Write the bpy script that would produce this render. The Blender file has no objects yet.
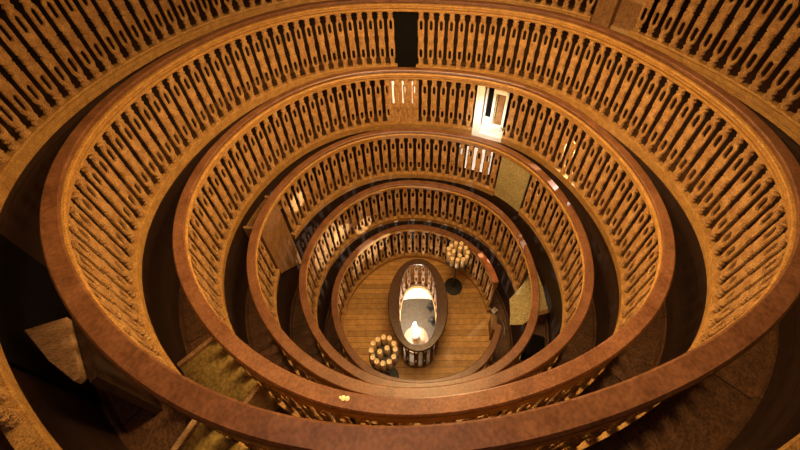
import bpy, bmesh, math, random
import numpy as np
from mathutils import Vector, Matrix
random.seed(4)
S = bpy.context.scene
COL = S.collection
PI = math.pi

# ---------------------------------------------------------------- camera
cd = bpy.data.cameras.new('camera'); cam = bpy.data.objects.new('camera', cd); COL.objects.link(cam)
S.camera = cam
CAM = Vector((-.79504, -2.70067, 5.88397))
pitch, yaw, roll = .728225, -.355610, -.007516
cp, sp, cy, sy = math.cos(pitch), math.sin(pitch), math.cos(yaw), math.sin(yaw)
Rz = Matrix(((cy, -sy, 0), (sy, cy, 0), (0, 0, 1)))
fw, up, rt = Rz @ Vector((0, cp, -sp)), Rz @ Vector((0, sp, cp)), Rz @ Vector((1, 0, 0))
c_, s_ = math.cos(roll), math.sin(roll)
up, rt = c_*up - s_*rt, c_*rt + s_*up
cam.matrix_world = Matrix(((rt.x, up.x, -fw.x, CAM.x), (rt.y, up.y, -fw.y, CAM.y), (rt.z, up.z, -fw.z, CAM.z), (0, 0, 0, 1)))
cd.sensor_width = 36; cd.lens = 351.651/800*36
cd.shift_x = -14.73/800; cd.shift_y = -80.95/800
cd.clip_start = .02
FD = Vector((-sy, cy, 0)); RD = Vector((cy, sy, 0))       # directions: away from the lens and to its right, on the floor

# ---------------------------------------------------------------- world, lights, exposure
w = bpy.data.worlds.new('world'); S.world = w; w.use_nodes = True
w.node_tree.nodes['Background'].inputs[0].default_value = (1, .5, .2, 1)
w.node_tree.nodes['Background'].inputs[1].default_value = .008
S.view_settings.view_transform = 'Standard'; S.view_settings.look = 'None'
S.view_settings.exposure = .08; S.view_settings.gamma = 1
def light(name, kind, loc, energy, color, size=.3, target=None, **kw):
    l = bpy.data.lights.new(name, kind); l.energy = energy; l.color = color
    if kind == 'AREA': l.size = size
    else: l.shadow_soft_size = size
    for k, v in kw.items(): setattr(l, k, v)
    o = bpy.data.objects.new(name, l); COL.objects.link(o); o.location = loc
    if target is not None:
        o.rotation_euler = (Vector(target)-Vector(loc)).to_track_quat('-Z', 'Y').to_euler()
    return o
WARM = (1, .62, .28)
light('hanging_spot', 'SPOT', (.1, -.9, 5.6), 500, (1, .62, .25), .7, (.1, -.4, 0), spot_size=2.45, spot_blend=.5)
light('left_fill', 'POINT', (-1.35, -.75, 5.35), 40, (1, .56, .15), .5)  # unseen fill added to brighten the left rails
light('right_fill', 'POINT', (1.3, -.85, 5.3), 31, (1, .58, .2), .5)  # matching unseen fill for the right side
light('near_fill', 'POINT', (-.9, -2.3, 6.3), 38, (1, .60, .46), .9)  # unseen pinkish fill added for the near rails
light('low_fill', 'POINT', (.1, -.9, 3.0), 30, (1, .66, .32), .3)  # unseen fill added inside the funnel to light the lower rings
SP = (1.46, -.95, 2.62)
for tgt, ang, en in (((-1.25, .58, 2.3), .10, 90), ((-.98, .37, 1.45), .22, 60), ((-.72, .52, 1.35), .12, 80), ((-.38, .73, 1.15), .10, 80), ((-.52, .47, .82), .13, 60), ((-.27, .57, .72), .13, 60), ((1.14, -.34, 1.0), .045, 30), ((1.22, -.47, 1.0), .045, 30)):
    light('patch_fill', 'SPOT', SP, en*9, (1, .93, .82), .01, tgt, spot_size=ang, spot_blend=.35)  # unseen spots added to throw pale patches on balusters and rail cap
light('daylight_stripe_spot', 'SPOT', (2.12, -.55, 3.32), 60, (1, .93, .84), .008, (1.66, -.62, 2.78), spot_size=.95, spot_blend=.2)  # unseen spot added to throw daylight stripes on the third rail

# ---------------------------------------------------------------- materials
def mat(name, base, rough=.5, dark=None, scale=8, stretch=(1, 1, 1), bump=.15, spec=.4, metal=0, seams=None, grain=1.0, coat=0):
    m = bpy.data.materials.new(name); m.use_nodes = True
    nt = m.node_tree; N = nt.nodes; L = nt.links; b = N['Principled BSDF']
    b.inputs['Roughness'].default_value = rough; b.inputs['Metallic'].default_value = metal
    b.inputs['Specular IOR Level'].default_value = spec
    b.inputs['Coat Weight'].default_value = coat
    dark = dark or tuple(c*.55 for c in base)
    g = N.new('ShaderNodeNewGeometry')
    mp = N.new('ShaderNodeMapping'); mp.inputs['Scale'].default_value = stretch; L.new(g.outputs['Position'], mp.inputs[0])
    n1 = N.new('ShaderNodeTexNoise'); n1.inputs['Scale'].default_value = scale; n1.inputs['Detail'].default_value = 8
    n1.inputs['Roughness'].default_value = .65
    L.new(mp.outputs[0], n1.inputs['Vector'])
    r = N.new('ShaderNodeValToRGB'); r.color_ramp.elements[0].position = .32; r.color_ramp.elements[1].position = .66
    r.color_ramp.elements[0].color = (*dark, 1); r.color_ramp.elements[1].color = (*base, 1)
    L.new(n1.outputs[0], r.inputs[0]); out = r.outputs[0]
    n2 = N.new('ShaderNodeTexNoise'); n2.inputs['Scale'].default_value = scale*9; n2.inputs['Detail'].default_value = 4
    L.new(mp.outputs[0], n2.inputs['Vector'])
    r2 = N.new('ShaderNodeMapRange'); r2.inputs['From Min'].default_value = .35; r2.inputs['From Max'].default_value = .62
    r2.inputs['To Min'].default_value = 1-.5*grain; r2.inputs['To Max'].default_value = 1.08; L.new(n2.outputs[0], r2.inputs['Value'])
    ms = N.new('ShaderNodeVectorMath'); ms.operation = 'SCALE'; L.new(out, ms.inputs[0]); L.new(r2.outputs[0], ms.inputs['Scale']); out = ms.outputs[0]
    bm_ = N.new('ShaderNodeBump'); bm_.inputs['Strength'].default_value = bump; bm_.inputs['Distance'].default_value = .02
    L.new(n2.outputs[0], bm_.inputs['Height']); L.new(bm_.outputs[0], b.inputs['Normal'])
    if seams:
        kind, width, gap = seams
        def M(op, a, b_=None):
            q = N.new('ShaderNodeMath'); q.operation = op
            for i, v in enumerate((a, b_)):
                if v is None: continue
                if hasattr(v, 'links'): L.new(v, q.inputs[i])
                else: q.inputs[i].default_value = v
            return q.outputs[0]
        sx = N.new('ShaderNodeSeparateXYZ'); L.new(g.outputs['Position'], sx.inputs[0])
        if kind == 'angle': t = M('ARCTAN2', M('ADD', sx.outputs[1], .45), sx.outputs[0])
        elif kind == 'z': t = sx.outputs[2]
        else: t = M('ADD', M('MULTIPLY', sx.outputs[0], kind[0]), M('MULTIPLY', sx.outputs[1], kind[1]))
        t = M('DIVIDE', M('ADD', t, 50.013), width)
        f = M('FRACT', t)
        line = M('LESS_THAN', f, gap)
        wn = N.new('ShaderNodeTexWhiteNoise'); wn.noise_dimensions = '1D'; L.new(M('FLOOR', t), wn.inputs['W'])
        v = M('ADD', M('MULTIPLY', wn.outputs['Value'], .5), .7)
        v = M('MULTIPLY', v, M('SUBTRACT', 1, M('MULTIPLY', line, .85)))
        mx = N.new('ShaderNodeVectorMath'); mx.operation = 'SCALE'
        L.new(out, mx.inputs[0]); L.new(v, mx.inputs['Scale']); out = mx.outputs[0]
    L.new(out, b.inputs['Base Color'])
    return m
def emis(name, col, strength):
    m = bpy.data.materials.new(name); m.use_nodes = True
    b = m.node_tree.nodes['Principled BSDF']; b.inputs['Base Color'].default_value = (*col, 1)
    b.inputs['Emission Color'].default_value = (*col, 1); b.inputs['Emission Strength'].default_value = strength
    return m
M_RAIL = mat('rail_wood', (.26, .115, .055), .34, (.14, .055, .025), 7, spec=.5, bump=.06, grain=.6)
M_MOULD = mat('moulding_wood', (.62, .34, .10), .4, (.40, .20, .05), 14, spec=.4)
M_BAL = mat('baluster_wood', (.84, .49, .18), .45, (.46, .22, .07), 16, bump=1.0, spec=.4)
M_BASE = mat('base_wood', (.58, .33, .10), .45, (.36, .18, .05), 16)
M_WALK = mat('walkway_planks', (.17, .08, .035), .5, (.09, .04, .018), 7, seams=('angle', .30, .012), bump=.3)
M_RISER = mat('riser_boards', (.055, .024, .012), .55, (.028, .012, .006), 9, (1, 1, 4), seams=('z', .14, .05), bump=.3)  # colour darkened to stand for the unlit recesses behind the balusters
M_FLOOR = mat('floor_planks', (.72, .41, .12), .42, (.46, .24, .07), 12, (1, 1, 1), seams=((FD.x, FD.y), .085, .06), bump=.2)
M_DARK = mat('dark_wood', (.34, .19, .10), .6, (.14, .07, .035), 12, spec=.25)
M_TABLE = mat('table_wood', (.11, .06, .035), .25, (.09, .045, .028), 12, spec=.6)
M_BLACK = mat('black_iron', (.02, .018, .016), .45, (.01, .009, .008), 20, bump=.05, grain=.15)
M_VOID = mat('opening_dark', (.008, .006, .005), .9, (.004, .003, .003), 20, bump=.05, spec=.1)  # near-black colour standing in for the dark of openings
M_WHITE = mat('white_paint', (.9, .9, .88), .45, (.74, .71, .64), 10, bump=.05, grain=.15)
M_PIT = mat('pit_plaster', (.86, .83, .76), .7, (.72, .68, .6), 12, bump=.05, grain=.15)
M_PITFLOOR = mat('pit_floor_terrazzo', (.10, .075, .05), .6, (.035, .028, .02), 45, bump=.05, grain=.15)
M_OLIVE = mat('olive_board', (.34, .23, .06), .5, (.22, .14, .03), 6, bump=.15)
M_KHAKI = mat('khaki_board', (.50, .42, .20), .55, (.38, .31, .13), 7, bump=.1)
M_PALE = mat('pale_board', (.56, .36, .17), .5, (.38, .21, .09), 7, (1, 3, 1), bump=.2)
M_RED = mat('red_wood', (.52, .20, .10), .35, (.36, .12, .05), 12)
M_BROWN = mat('brown_board', (.34, .18, .07), .5, (.22, .11, .04), 8, bump=.15)
M_STAND = mat('lamp_stand', (.38, .27, .18), .5, bump=.02, grain=.2)
M_WAX = mat('candle_wax', (.95, .80, .52), .5, (.88, .68, .38), 10, bump=.02, grain=.15)
M_WICK = mat('wick', (.03, .02, .01), .8)
M_FLAME = emis('lamp_flame', (1, .93, .8), 7)
M_GLOW = emis('glow_strip', (1, .9, .75), .7)  # glow standing in for bright light lines and highlights between balusters
M_GREY = mat('grey_plastic', (.5, .47, .42), .4, bump=.02)
M_CEIL = mat('ceiling_boards', (.2, .1, .05), .6, seams=((1, 0), .2, .04))

# ---------------------------------------------------------------- the oval of each tier
RING = [(1.1024, 1.0894, -0.5378, 0.0287), (1.3442, 1.3127, -0.5755, 0.029), (1.6336, 1.5365, -0.6034, 0.0132),
        (1.9009, 1.7783, -0.6167, 0.0024), (2.2084, 2.0452, -0.6072, -0.0108), (2.5102, 2.3542, -0.593, -0.039)]
Z = [1.0, 1.8932, 2.7779, 3.6162, 4.4077, 5.2544]
SH = [-0.045423, -0.000678, -0.004642, -0.003409, 0.008206, -0.00385, 0.007678]
DSH = [-0.02165, 0.005379, -0.006256, -0.003822, 0.002632, -0.010347, 0.001204]
NT = 720
def base(k):
    a, b, yc, xc = RING[k-1]; th = np.linspace(0, 2*PI, NT+1)[:-1]
    sh = [s+d*(k-3.5)/2.5 for s, d in zip(SH, DSH)]
    s = 1+sh[0]*np.sin(2*th)+sh[1]*np.cos(3*th)+sh[2]*np.sin(3*th)+sh[3]*np.cos(4*th)+sh[4]*np.sin(4*th)+sh[5]*np.cos(5*th)+sh[6]*np.sin(5*th)
    x = a*np.cos(th)*s+xc; y = b*np.sin(th)*s
    tx = np.roll(x, -1)-np.roll(x, 1); ty = np.roll(y, -1)-np.roll(y, 1); l = np.hypot(tx, ty)
    return x, y+yc, ty/l, -tx/l
BASE = {k: base(k) for k in range(1, 7)}
def pt(k, deg, off=0, z=0):
    x, y, nx, ny = BASE[k]; t = (deg % 360)/360*NT; i = int(t); f = t-i; j = (i+1) % NT; i %= NT
    g = lambda q: q[i]*(1-f)+q[j]*f
    return Vector((g(x)+off*g(nx), g(y)+off*g(ny), z))

# ---------------------------------------------------------------- helpers
def link(name, bm, m, parent=None, smooth=False, angle=None):
    me = bpy.data.meshes.new(name)
    bmesh.ops.recalc_face_normals(bm, faces=bm.faces)
    bm.to_mesh(me); bm.free(); me.materials.append(m)
    if smooth:
        me.polygons.foreach_set('use_smooth', [True]*len(me.polygons))
        me.set_sharp_from_angle(angle=angle or .7)
    o = bpy.data.objects.new(name, me); COL.objects.link(o)
    if parent: o.parent = parent
    return o
def thing(name, label, cat, loc=(0, 0, 0), rz=0, group=None):
    o = bpy.data.objects.new(name, None); COL.objects.link(o); o.location = loc; o.rotation_euler = (0, 0, rz)
    o.empty_display_size = .05
    return tag(o, label, cat, group)
def tag(o, label, cat, group=None):
    o['label'] = label; o['category'] = cat
    if group: o['group'] = group
    return o
def structure(o): o['kind'] = 'structure'; return o
def sweep(bm, rows, closed):
    """rows: list of loops of Vectors (profile closed); lofted along the list"""
    vs = [[bm.verts.new(p) for p in r] for r in rows]; n = len(vs[0])
    R = range(len(vs)) if closed else range(len(vs)-1)
    for i in R:
        a, b = vs[i], vs[(i+1) % len(vs)]
        for j in range(n): bm.faces.new((a[j], a[(j+1) % n], b[(j+1) % n], b[j]))
    if not closed: bm.faces.new(vs[0]); bm.faces.new(vs[-1])
def ring_sweep(bm, k, prof, a0=0, a1=360, step=2.0):
    """prof: (offset outward, absolute z); swept along tier k between two angles"""
    closed = (a1-a0) >= 359.99; n = max(2, int(round((a1-a0)/step)))
    degs = [a0+(a1-a0)*i/n for i in range(n if closed else n+1)]
    sweep(bm, [[pt(k, d, o, z) for o, z in prof] for d in degs], closed)
def box(bm, c, s, rz=0, tilt=None):
    M = Matrix.Translation(c) @ Matrix.Rotation(rz, 4, 'Z')
    if tilt: M = M @ tilt
    r = bmesh.ops.create_cube(bm, size=1, matrix=M @ Matrix.Diagonal((*s, 1)))
    return r['verts']
def bevel(bm, w=.004, seg=2):
    bmesh.ops.bevel(bm, geom=list(bm.edges), offset=w, segments=seg, affect='EDGES', profile=.6)
def lathe(bm, prof, n=24, c=(0, 0, 0)):
    sweep(bm, [[Vector((c[0]+r*math.cos(2*PI*i/n), c[1]+r*math.sin(2*PI*i/n), c[2]+z)) for i in range(n)] for r, z in prof], False)
def tube(bm, pts, r, n=10):
    pts = [Vector(p) for p in pts]; rows = []
    for i, p in enumerate(pts):
        d = (pts[min(i+1, len(pts)-1)]-pts[max(i-1, 0)]).normalized()
        u = d.cross(Vector((0, 0, 1)));  u = u.normalized() if u.length > .01 else Vector((1, 0, 0)); v = d.cross(u)
        rows.append([p+r*(u*math.cos(2*PI*j/n)+v*math.sin(2*PI*j/n)) for j in range(n)])
    sweep(bm, rows, False)
def prism(bm, poly, z0, z1):
    sweep(bm, [[Vector((x, y, z0)) for x, y in poly], [Vector((x, y, z1)) for x, y in poly]], False)

# ---------------------------------------------------------------- structure
def inner_stadium(a, hw, n=72):      # oval hole: half length a along FD, half width hw along RD
    out = []
    for i in range(n):
        t = 2*PI*i/n; ca, sa = math.cos(t), math.sin(t)
        e = 2.6
        r = (abs(ca/hw)**e+abs(sa/a)**e)**(-1/e)
        out.append((r*ca, r*sa))
    return out
TC = Vector((.036, -.55, 0))
def tw(u, v, z=0): return TC+RD*u+FD*v+Vector((0, 0, z))
# arena floor with the oval hole
bm = bmesh.new(); hole = inner_stadium(.60, .29)
bx, by, bnx, bny = BASE[1]; ox = bx+bnx*.1; oy = by+bny*.1
us = (ox-TC.x)*RD.x+(oy-TC.y)*RD.y; vs_ = (ox-TC.x)*FD.x+(oy-TC.y)*FD.y; angs = np.arctan2(vs_, us)
rows = []
for (u, v) in hole:
    i = int(np.argmin(np.abs(np.angle(np.exp(1j*(angs-math.atan2(v, u)))))))
    rows.append([tw(u, v, 0), Vector((ox[i], oy[i], 0)), Vector((ox[i], oy[i], -.08)), tw(u, v, -.08)])
sweep(bm, rows, True)
structure(link('floor', bm, M_FLOOR))
for k in range(1, 6):
    bm = bmesh.new()
    n = 360; rows = []
    zf = Z[k-1]-.99
    for i in range(n):
        p = pt(k, i, .10, zf); q = pt(k+1, i, .10, zf); d = Vector((0, 0, -.05))
        rows.append([p, q, q+d, p+d])
    sweep(bm, rows, True)
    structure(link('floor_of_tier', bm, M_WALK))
    bm = bmesh.new()
    ring_sweep(bm, k+1, [(.10, zf-.05), (.14, zf-.05), (.14, Z[k]-.995), (.10, Z[k]-.995)])
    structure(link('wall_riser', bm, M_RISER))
    bm = bmesh.new()                                     # skirting board at the foot of the riser
    ring_sweep(bm, k+1, [(.075, zf), (.10, zf), (.10, zf+.05), (.085, zf+.05)])
    structure(link('baseboard_tier', bm, M_WALK))
bm = bmesh.new()
rows = []
for i in range(180):
    p = pt(6, i*2, .10, Z[5]-.99); q = pt(6, i*2, 1.1, Z[5]-.99); d = Vector((0, 0, -.05)); rows.append([p, q, q+d, p+d])
sweep(bm, rows, True); structure(link('floor_of_tier', bm, M_WALK))
bm = bmesh.new(); ring_sweep(bm, 6, [(1.1, 4.2), (1.2, 4.2), (1.2, 9), (1.1, 9)], step=4)
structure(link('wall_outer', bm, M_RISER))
bm = bmesh.new(); lathe(bm, [(4.6, 9), (4.6, 9.1)], 48, (0, -.5, 0)); structure(link('ceiling', bm, M_CEIL))

# ---------------------------------------------------------------- baluster mesh (pierced flat baluster with turned outline)
def baluster_bm(h, wide=1.0, detail=1):
    half = [(0, .034, 0), (.04, .034, 0), (.055, .022, 0), (.068, .022, 0), (.08, .033, 0), (.092, .033, 0), (.105, .023, 0), (.125, .028, 0),
            (.155, .039, .001), (.175, .042, .013), (.19, .0405, .018), (.31, .0405, .018), (.33, .0405, .001), (.335, .0405, 0), (.40, .0405, 0),
            (.44, .040, 0), (.452, .026, 0), (.462, .036, 0), (.48, .036, 0), (.488, .028, 0), (.5, .037, 0)]
    lv = half+[(1-u, o, hh) for u, o, hh in reversed(half[:-1])]
    bm = bmesh.new()
    for s in (-1, 1):
        rows = []
        for u, o, hh in lv:
            o *= wide; hh *= wide; z = -u*h; th = .012 if hh else (.018 if u < .15 or u > .85 else .013)
            if .46 < u < .54: th = .018
            m = (o-hh)*.3
            P = [(hh, -th*.6 if hh else -th), (hh+m, -th), (o-m, -th), (o, -th*.45), (o, th*.45), (o-m, th), (hh+m, th), (hh, th*.6 if hh else th)]
            rows.append([Vector((s*x, y, z)) for x, y in P])
        sweep(bm, rows, False)
    return bm
PITCH = .1255
def arc_len(k):
    x, y = BASE[k][0]+BASE[k][2]*.065, BASE[k][1]+BASE[k][3]*.065
    d = np.hypot(np.roll(x, -1)-x, np.roll(y, -1)-y); return np.concatenate([[0], np.cumsum(d)])
def in_gap(d, gaps):
    return any(a <= (d % 360) <= b or a <= (d % 360)-360 <= b for a, b in gaps)
def spans(gaps):
    if not gaps: return [(0, 360)]
    g = sorted(gaps); out = []
    for i, (a, b) in enumerate(g):
        nx = g[(i+1) % len(g)][0]+(360 if i == len(g)-1 else 0); out.append((b, nx))
    return out

LABELS = {1: 'lowest and smallest wooden oval balustrade, ringing the plank floor with the candle stands',
          2: 'second wooden balustrade up from the plank floor, around the lowest ring',
          3: 'third wooden balustrade ring up from the floor, beside the greenish wooden door panel',
          4: 'fourth wooden balustrade ring up, with the white framed window behind its gap',
          5: 'large fifth balustrade ring, bright orange rail cut by a black gap at the far side',
          6: 'topmost and largest balustrade ring, only partly in view along the picture edges'}
GAPS = {1: [(-43, -14)], 2: [(-49, -19.5)], 3: [(10, 26.5), (143, 160)], 4: [(31.8, 45.2)], 5: [(70.6, 77.4)], 6: [(8, 18.5)]}
RAILGAP = {1: [(-43, -14)]}
VIEW = {1: (-60, 230), 2: (-90, 269), 3: (-90, 269), 4: (-90, 270), 5: (-90, 270), 6: (-45, 218)}   # where its balusters can be seen
for k in range(1, 7):
    z = Z[k-1]
    t = thing('balustrade', LABELS[k], 'balustrade', pt(k, 90, .06, z-1))
    inv = Matrix.Translation(-t.location)
    def fin(name, bm, m, **kw):
        bmesh.ops.transform(bm, matrix=inv, verts=bm.verts); return link(name, bm, m, t, **kw)
    bm = bmesh.new()
    for a, b in spans(RAILGAP.get(k)):
        ring_sweep(bm, k, [(.006, z-.028), (.0, z-.008), (.007, z), (.075, z), (.084, z-.008), (.088, z-.03), (.082, z-.05), (.034, z-.05), (.034, z-.034), (.008, z-.034)], a, b)
    fin('handrail', bm, M_RAIL, smooth=True)
    bm = bmesh.new()
    for a, b in spans(RAILGAP.get(k)):
        ring_sweep(bm, k, [(.034, z-.05), (.006, z-.055), (.0, z-.062), (.002, z-.075), (.012, z-.085), (.012, z-.10), (.022, z-.115), (.034, z-.122), (.036, z-.15), (.046, z-.16),
                           (.084, z-.16), (.084, z-.05)], a, b)
    fin('rail_moulding', bm, M_MOULD, smooth=True, angle=.5)
    bm = bmesh.new()
    for a, b in spans(GAPS[k]):
        ring_sweep(bm, k, [(.040, z-.885), (.036, z-.895), (.036, z-.905), (.046, z-.915), (.046, z-.955), (.054, z-.962), (.054, z-1.0), (.10, z-1.0), (.10, z-.885)], a, b)
    fin('base_rim', bm, M_BASE, smooth=True, angle=.5)
    proto = baluster_bm(.74); me = None
    S_ = arc_len(k); spots = []
    def s_of(d): t_ = d/360*NT; i_ = int(math.floor(t_)); return S_[-1]*(i_//NT)+S_[i_ % NT]+(S_[i_ % NT+1]-S_[i_ % NT])*(t_-i_)
    for a, b in spans(GAPS[k]):
        sa, sb = s_of(a), s_of(b); n = int(round((sb-sa)/PITCH))
        for i in range(n):
            s = (sa+(i+.5)*(sb-sa)/n) % S_[-1]; j = int(np.searchsorted(S_, s))-1; f = (s-S_[j])/(S_[j+1]-S_[j]); deg = (j+f)/NT*360
            if in_gap(deg, [VIEW[k]]): spots.append(deg)
    spots.sort(key=lambda d: abs(((d-85+180) % 360)-180))
    def place(deg):
        p = pt(k, deg, .066, z-.15)-t.location; q = pt(k, deg, .166, z-.15)-pt(k, deg, .066, z-.15)
        return p, math.atan2(q.y, q.x)-PI/2
    for i, deg in enumerate(spots[:100]):
        p, r = place(deg)
        if me is None:
            o = link('baluster', proto, M_BAL, t, smooth=True, angle=.6); me = o
        else:
            o = me.copy(); COL.objects.link(o); o.parent = t
        o.location = p; o.rotation_euler = (0, 0, r)
    if spots[100:]:
        bm = bmesh.new()
        for deg in spots[100:]:
            p, r = place(deg); b2 = baluster_bm(.74); b2.transform(Matrix.Translation(p) @ Matrix.Rotation(r, 4, 'Z'))
            tmp = bpy.data.meshes.new('tmp'); b2.to_mesh(tmp); b2.free(); bm.from_mesh(tmp); bpy.data.meshes.remove(tmp)
        link('baluster_row', bm, M_BAL, t, smooth=True, angle=.6)['kind'] = 'stuff'

# ---------------------------------------------------------------- oval table-height railing around the pit
t = thing('pit_railing', 'dark oval wooden railing with wide glossy top, around the lit opening in the floor', 'railing', TC, yaw)
def ell(a, hw, n=72): return [(hw*math.cos(2*PI*i/n), a*math.sin(2*PI*i/n)) for i in range(n)]
bm = bmesh.new(); I = inner_stadium(.585, .27); O = ell(.675, .436); I2 = inner_stadium(.595, .28); O2 = ell(.665, .426)
H = .78
sweep(bm, [[Vector((*i2, H)), Vector((*o2, H)), Vector((*o, H-.012)), Vector((*o, H-.035)), Vector((*o2, H-.045)), Vector((*i, H-.045)), Vector((*i, H-.012))] for i, o, i2, o2 in zip(I, O, I2, O2)], True)
link('top_rim', bm, M_TABLE, t, smooth=True)
bm = bmesh.new(); A, B = inner_stadium(.60, .29), inner_stadium(.64, .33)
sweep(bm, [[Vector((*a, 0)), Vector((*b, 0)), Vector((*b, .07)), Vector((*a, .07))] for a, b in zip(A, B)], True)
link('base_ring', bm, M_TABLE, t)
st = inner_stadium(.62, .31, 360); per = [0]
for i in range(360): per.append(per[-1]+math.dist(st[i], st[(i+1) % 360]))
n = int(round(per[-1]/.125)); first = None
for i in range(n):
    s = per[-1]*(i+.5)/n; j = int(np.searchsorted(per, s))-1; a, b = st[j], st[(j+1) % 360]
    if first is None:
        first = link('slat', baluster_bm(.67, .82), M_DARK, t, smooth=True, angle=.6); o = first
    else: o = first.copy(); COL.objects.link(o); o.parent = t
    o.location = (a[0], a[1], .735); o.rotation_euler = (0, 0, math.atan2(b[1]-a[1], b[0]-a[0]))
# the pit below
bm = bmesh.new(); A, B = inner_stadium(.61, .62), inner_stadium(.65, .66)
sweep(bm, [[tw(*a, -.5), tw(*b, -.5), tw(*b, -.081), tw(*a, -.081)] for a, b in zip(A, B)], True)
structure(link('wall_pit', bm, M_PIT, smooth=True))
bm = bmesh.new(); prism(bm, [tuple(tw(*p)[:2]) for p in B], -.54, -.5); structure(link('floor_pit', bm, M_PITFLOOR))
# lamp
lp = Vector((-.027, -.622, -.5))
t = thing('lamp', 'glowing white flame-shaped lamp on a round white stepped stand inside the pit', 'lamp', lp)
bm = bmesh.new(); lathe(bm, [(.21, 0), (.21, .03), (.19, .04), (.15, .042), (.145, .06), (.10, .065), (.075, .067), (.07, .10), (.04, .12), (.035, .15), (.05, .165), (.05, .18)], 32)
link('stand', bm, M_STAND, t, smooth=True)
bm = bmesh.new(); bmesh.ops.create_uvsphere(bm, u_segments=20, v_segments=16, radius=1)
for v in bm.verts:
    x, y, z = v.co; u = (z+1)/2
    rr = .055*(1+.25*math.sin(7*u+3*math.atan2(y, x)))*(1.25-.75*u)
    v.co = (x*rr+.02*math.sin(6*u), y*rr, .19+u*.56)
link('flame', bm, M_FLAME, t, smooth=True)
light('lamp_glow', 'POINT', (lp.x, lp.y+.14, -.02), 34, (1, .86, .68), .02)
for (x, y, zz, lab) in ((.456, -.215, .16, 'small black spotlight in the pit, farther from the flame lamp'), (.397, -.45, .2, 'small black spotlight in the pit, beside the flame lamp')):
    p = Vector((x-.06, y, -.5)); tt = thing('item', lab, 'item', p, .4)  # black items of unclear kind, shaped with a foot and a head
    bm = bmesh.new(); box(bm, (0, 0, .015), (.09, .13, .03)); bevel(bm, .006); link('foot', bm, M_BLACK, tt)
    bm = bmesh.new(); lathe(bm, [(.02, .03), (.045, .05), (.05, .12), (.04, .16), (.02, .17)], 16); link('head', bm, M_BLACK, tt, smooth=True)

# ---------------------------------------------------------------- candle stands and candles
def candle_bm(h, seed):
    r = random.Random(seed); bm = bmesh.new()
    lathe(bm, [(.030, 0), (.032, .01), (.032, h-.012), (.030, h-.002), (.026, h), (.018, h-.012), (.005, h-.014)], 18)
    return bm
def candle_stand(x, y, n, inner, label, where):
    t = thing('candle_stand', label, 'candle stand', (x, y, 0), 0)
    bm = bmesh.new(); lathe(bm, [(.15, 0), (.155, .008), (.15, .018), (.03, .03), (.02, .05), (.012, .06)], 36); link('foot', bm, M_BLACK, t, smooth=True)
    bm = bmesh.new(); lathe(bm, [(.012, .05), (.012, .88), (.02, .90), (.03, .905)], 12); link('pole', bm, M_BLACK, t, smooth=True)
    bm = bmesh.new(); lathe(bm, [(.03, .90), (.182, .905), (.192, .93), (.188, .93), (.178, .915), (.02, .915)], 36); link('tray', bm, M_BLACK, t, smooth=True)
    spots = [(.148*math.cos(2*PI*i/n+.2), .148*math.sin(2*PI*i/n+.2)) for i in range(n)]+inner
    base_c = None
    for i, (cx, cy_) in enumerate(spots):
        c = thing('candle', ('cream pillar candle on the rim of ' if i < n else 'cream pillar candle in the middle of ')+where, 'candle', (x+cx, y+cy_, .916), 0, 'pillar candles on '+where)
        if base_c is None:
            b = link('wax', candle_bm(.21, i), M_WAX, c, smooth=True); bm = bmesh.new(); tube(bm, [(0, 0, .194), (0, 0, .222)], .003, 6); w_ = link('wick', bm, M_WICK, c)
            base_c = (b, w_)
        else:
            for q in base_c: o = q.copy(); COL.objects.link(o); o.parent = c
        c.rotation_euler = (0, 0, i); c.scale = (1, 1, .9+.2*((i*37) % 10)/10)
candle_stand(.819, -.214, 11, [(.05, .04), (-.06, .03), (0, -.06)], 'black iron candle stand with round foot, at the far right of the plank floor', 'the far stand by the small gate')
candle_stand(-.638, -1.11, 12, [(-.045, 0), (.05, .01)], 'black iron candle stand near the front left end of the pit railing', 'the near stand left of the pit railing')

# ---------------------------------------------------------------- step boxes that bridge the walkways
def step_board(name, label, k, a0, a1, z, m, o0=.09, o1=None, thick=.03, lip=.035):
    """flat board over the walkway of tier k with a raised lip at both ends, standing on two end boards"""
    zf = Z[k-1]-.99
    t = thing(name, label, 'step', pt(k, (a0+a1)/2, .2, zf)); L = -t.location
    def inner(a): return pt(k, a, o0)
    def outer(a):
        p = pt(k, a, o0); d = (pt(k, a, o0+.1)-p).normalized()
        if o1 is not None: return p+d*(o1-o0)
        best = min(range(0, 720), key=lambda i: ((pt(k+1, i/2, .08)-p).cross(d).length if (pt(k+1, i/2, .08)-p).dot(d) > 0 else 9))
        return pt(k+1, best/2, .08)
    n = 6; bm = bmesh.new(); rows = []
    for i in range(n+1):
        a = a0+(a1-a0)*i/n; p, q = inner(a)+L, outer(a)+L
        rows.append([Vector((p.x, p.y, z+L.z)), Vector((q.x, q.y, z+L.z)), Vector((q.x, q.y, z+L.z-thick)), Vector((p.x, p.y, z+L.z-thick))])
    sweep(bm, rows, False); link('tread', bm, m, t)
    for a, sg in ((a0, -1), (a1, 1)):
        p, q = inner(a)+L, outer(a)+L; d = (inner(a+sg*.5)-inner(a)); d = d.normalized()*.028; bm = bmesh.new()
        c = [Vector((v.x, v.y, 0)) for v in (p, q, q+d, p+d)]
        sweep(bm, [[v+Vector((0, 0, 0)) for v in c], [v+Vector((0, 0, z+L.z+lip)) for v in c]], False)
        link('end_board', bm, M_PALE, t)
    return t
step_board('step_box', 'olive board step box between the two big rails at lower left of the picture', 4, 200.5, 216, 3.1, M_OLIVE)
step_board('step_box', 'yellow brown step box with pale edge outside the largest rail at bottom left', 5, 223.5, 242, 3.85, M_OLIVE)
step_board('step_box', 'brown step box in the dark walkway left of the third ring', 3, 141, 154, 2.45, M_BROWN)
t = thing('landing_board', 'khaki landing board seen through the gap at right of the second ring', 'landing', pt(2, 335, .2, .90)); L = -t.location
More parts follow.
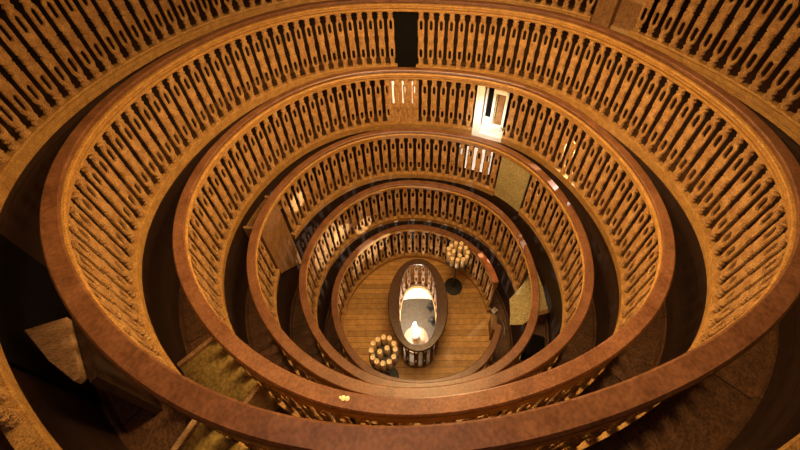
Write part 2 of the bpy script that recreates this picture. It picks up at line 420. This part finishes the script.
P = [pt(2, a, o) for a, o in ((315.5, -.13), (323, -.14), (331, -.14), (340, .08), (347.5, .28), (349, .35), (338, .34), (328, .34), (326, .23), (318, .02))]
bm = bmesh.new(); prism(bm, [(p.x+L.x, p.y+L.y) for p in P], .32, .35); link('tread', bm, M_KHAKI, t)
P = [pt(2, a, o) for a, o in ((326, .22), (328, .34), (326.3, .345), (324.3, .22))]
bm = bmesh.new(); prism(bm, [(p.x+L.x, p.y+L.y) for p in P], 0, .35); link('beam', bm, M_BROWN, t)
# pale thick board in the walkway at far left
zf = Z[4]-.99
t = thing('bracket_board', 'pale worn thick board sticking out over the dark opening at far left', 'board', pt(5, 199, .25, 3.6))
bm = bmesh.new(); P = [pt(5, 200.5, .19), pt(5, 210, .23), pt(5, 210, .26), pt(5, 205, .30), pt(5, 198.5, .35)]
prism(bm, [(p.x-t.location.x, p.y-t.location.y) for p in P], .42, .47); bevel(bm, .006); link('tread', bm, M_PALE, t)
bm = bmesh.new(); P = [pt(5, 200, .15), pt(5, 211, .20), pt(5, 211, .23), pt(5, 200, .185)]
prism(bm, [(p.x-t.location.x, p.y-t.location.y) for p in P], -.18, .44); link('edge_board', bm, M_RISER, t)
def riser_patch(bm, k, a0, a1, z0, z1, o=.075, th=.02):
    ring_sweep(bm, k, [(o, z0), (o+th, z0), (o+th, z1), (o, z1)], a0, a1, 1)
bm = bmesh.new(); riser_patch(bm, 6, 184, 205, Z[4]-.93, Z[5]-1.01, .086, .012)  # black sheet on the riser painted for the dark of a doorway
tag(link('dark_sheet', bm, M_VOID), 'black sheet standing in for the dark low doorway in the riser behind the pale bracket board, far left', 'door')
bm = bmesh.new(); ring_sweep(bm, 3, [(-.20, .915), (.06, .915), (.06, .93), (-.20, .93)], 307, 321, 1)  # black slab painted for the dark of a stair hole
t = tag(link('dark_hole_patch', bm, M_VOID), 'black patch standing in for the dark square stair hole in the walkway beside the khaki landing board', 'hatch')
# doors, panels and a dark sheet that close the gaps
bm = bmesh.new(); ring_sweep(bm, 5, [(.10, Z[4]-.99), (.12, Z[4]-.99), (.12, Z[4]-.165), (.10, Z[4]-.165)], 68.5, 79.5, 1)  # black sheet closing the gap, its colour standing in for a dark doorway
tag(link('dark_sheet', bm, M_VOID), 'black sheet standing in for the dark narrow doorway in the gap of the large fifth ring, top centre', 'door')
bm = bmesh.new(); ring_sweep(bm, 3, [(.05, 1.82), (.075, 1.82), (.075, Z[2]-.162), (.05, Z[2]-.162)], 10.3, 26.2, 1)
tag(link('door_panel', bm, M_KHAKI), 'greenish yellow plank door panel closing the right gap of the third ring', 'door')
t = thing('door_leaf', 'brown board door leaf hanging in the left gap of the third ring', 'door', pt(3, 151, .05, 1.2)); bm = bmesh.new()
rows = []
for i in range(13):
    a = 144.5+15*i/12; zb = 1.25+.5*(i/12)
    rows.append([pt(3, a, .05, zb)-t.location, pt(3, a, .078, zb)-t.location, pt(3, a, .078, Z[2]-.162)-t.location, pt(3, a, .05, Z[2]-.162)-t.location])
sweep(bm, rows, False); link('board', bm, M_BROWN, t)
bm = bmesh.new(); ring_sweep(bm, 4, [(.095, 2.66), (.11, 2.66), (.11, Z[3]-.17), (.095, Z[3]-.17)], 70, 82.5, 1)
tag(link('backing_board', bm, M_BAL), 'plain board behind three balusters of the fourth ring, top centre', 'board')
bm = bmesh.new(); ring_sweep(bm, 1, [(-.004, 1.002), (.088, 1.002), (.088, 1.018), (-.004, 1.018)], -13.5, 12, 1)
tag(link('rail_cap', bm, M_RED), 'reddish board capping the right end of the lowest rail', 'board')
# framed window in the gap of the fourth ring
A, B = pt(4, 45.2, .05, 2.62), pt(4, 31.8, .05, 2.62); ax = (B-A); Wd = ax.length
t = thing('casement_window', 'white painted casement window with dark panes in the gap of the fourth ring', 'window', A, math.atan2(ax.y, ax.x))
Hh = Z[3]-.165-2.62
def wbox(name, x0, x1, z0, z1, y0, y1, m, parent=t):
    bm = bmesh.new(); box(bm, ((x0+x1)/2*Wd, (y0+y1)/2, (z0+z1)/2*Hh), ((x1-x0)*Wd, y1-y0, (z1-z0)*Hh)); bevel(bm, .003, 1)
    return link(name, bm, m, parent)
wbox('jamb', 0, .24, 0, 1, .0, .06, M_WHITE)
wbox('pane', .24, .98, .2, 1, .16, .17, M_VOID)
wbox('mullion', .24, .30, .3, 1, .10, .15, M_WHITE)
wbox('sill', .2, 1, 0, .10, .0, .16, M_WHITE); wbox('sill', .22, 1, .11, .19, .04, .16, M_WHITE); wbox('sill', .24, .8, .20, .33, .09, .16, M_WHITE)
c = thing('casement', '', 'x', (0, 0, 0)); c.parent = t
del c['label'], c['category']
wbox('stile', .50, .58, .24, .98, .05, .09, M_WHITE, t); wbox('stile', .88, .96, .24, .98, .03, .07, M_WHITE, t)
wbox('top_bar', .50, .96, .90, .98, .03, .08, M_WHITE, t); wbox('bottom_bar', .50, .96, .22, .30, .03, .08, M_WHITE, t)
wbox('stile', .60, .64, .30, .90, .05, .09, M_KHAKI, t); wbox('wood_pane', .66, .86, .30, .90, .06, .07, M_BROWN, t)
bpy.data.objects.remove(c)
# post and boards in the gap of the topmost ring
bm = bmesh.new(); ring_sweep(bm, 6, [(.05, Z[5]-1), (.16, Z[5]-1), (.16, Z[5]-.165), (.05, Z[5]-.165)], 13.5, 18.2, 1)
tag(link('door_post', bm, M_BROWN), 'broad dark post in the gap of the topmost ring, top right', 'post')
t = thing('door_panel', 'brown framed low door in the gap of the topmost ring, top right', 'door', pt(6, 10.5, .12, Z[5]-1))
bm = bmesh.new(); ring_sweep(bm, 6, [(.13, Z[5]-1), (.15, Z[5]-1), (.15, Z[5]-.165), (.13, Z[5]-.165)], 7.8, 13.4, 1); bm.transform(Matrix.Translation(-t.location)); link('board', bm, M_BROWN, t)
for zz in (.0, .35, .72):
    bm = bmesh.new(); ring_sweep(bm, 6, [(.105, Z[5]-1+zz), (.129, Z[5]-1+zz), (.129, Z[5]-.93+zz), (.105, Z[5]-.93+zz)], 7.8, 13.4, 1); bm.transform(Matrix.Translation(-t.location)); link('ledge', bm, M_PALE, t)
# glowing strips put in for white light lines behind the third ring
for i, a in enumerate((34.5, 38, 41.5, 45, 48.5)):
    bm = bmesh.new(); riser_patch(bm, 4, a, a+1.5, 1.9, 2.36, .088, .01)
    tag(link('light_strip', bm, M_GLOW), 'narrow glowing strip put in as a white light line behind the third ring of balusters', 'window', 'glowing strips behind the third ring')
for i, a in enumerate((71.5, 75.5, 79.5)):  # white highlights by the balusters put in as glowing strips
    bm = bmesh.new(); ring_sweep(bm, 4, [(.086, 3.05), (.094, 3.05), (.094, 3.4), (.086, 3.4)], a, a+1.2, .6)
    tag(link('highlight_strip', bm, M_GLOW), 'thin glowing strip put in as a highlight beside a baluster, top centre of the fourth ring', 'window', 'glowing strips in the fourth ring')
# socket, post and cable by the gap of the lowest ring
t = thing('short_post', 'short brown boarded post in the right gap of the lowest ring', 'post', pt(1, 331, .06, 0))
bm = bmesh.new(); ring_sweep(bm, 1, [(.03, .0), (.09, .0), (.09, .42), (.03, .42)], 325, 337, 2); bm.transform(Matrix.Translation(-t.location)); link('board', bm, M_BROWN, t)
p = pt(1, 338, .07, .42)
bm = bmesh.new(); box(bm, (p.x, p.y, .455), (.07, .07, .06), .3); bevel(bm, .008)
tag(link('socket_box', bm, M_GREY), 'small grey socket box on top of the short post', 'socket')
bm = bmesh.new(); tube(bm, [(p.x, p.y, .40), (p.x+.12, p.y-.03, .2), (p.x+.16, p.y-.16, .04), (p.x+.1, p.y-.24, .02)], .008, 8)
tag(link('cable', bm, M_GREY, smooth=True), 'grey cable curving down from the socket box', 'cable')

wl = light('window_fill', 'AREA', tuple(pt(4, 39, -.35, 3.3)), 1.3, (1, .97, .93), .3, tuple(pt(4, 39, .05, 2.95)), spread=1.3)  # unseen light added in front of the window to whiten its frame

bm = bmesh.new(); ring_sweep(bm, 5, [(.0, 3.40), (.045, 3.40), (.045, 3.455), (.0, 3.455)], 43, 53, 1)
tag(link('patch_board', bm, M_MOULD), 'short pale board nailed along the base of the large fifth ring, above the white window', 'board')
p = pt(4, 237.8, .035, 3.618); bm = bmesh.new()  # small pale yellow spot, slightly raised on the fourth rail
for q in ((0, 0, .014), (.02, -.01, .013), (-.014, .008, .008)):
    lathe(bm, [(q[2], 0), (q[2]*.9, .003), (.002, .005)], 9, (p.x+q[0], p.y+q[1], p.z))
tag(link('pale_spot', bm, M_WAX), 'small pale yellow spot on the fourth rail, near bottom centre', 'wax drip')
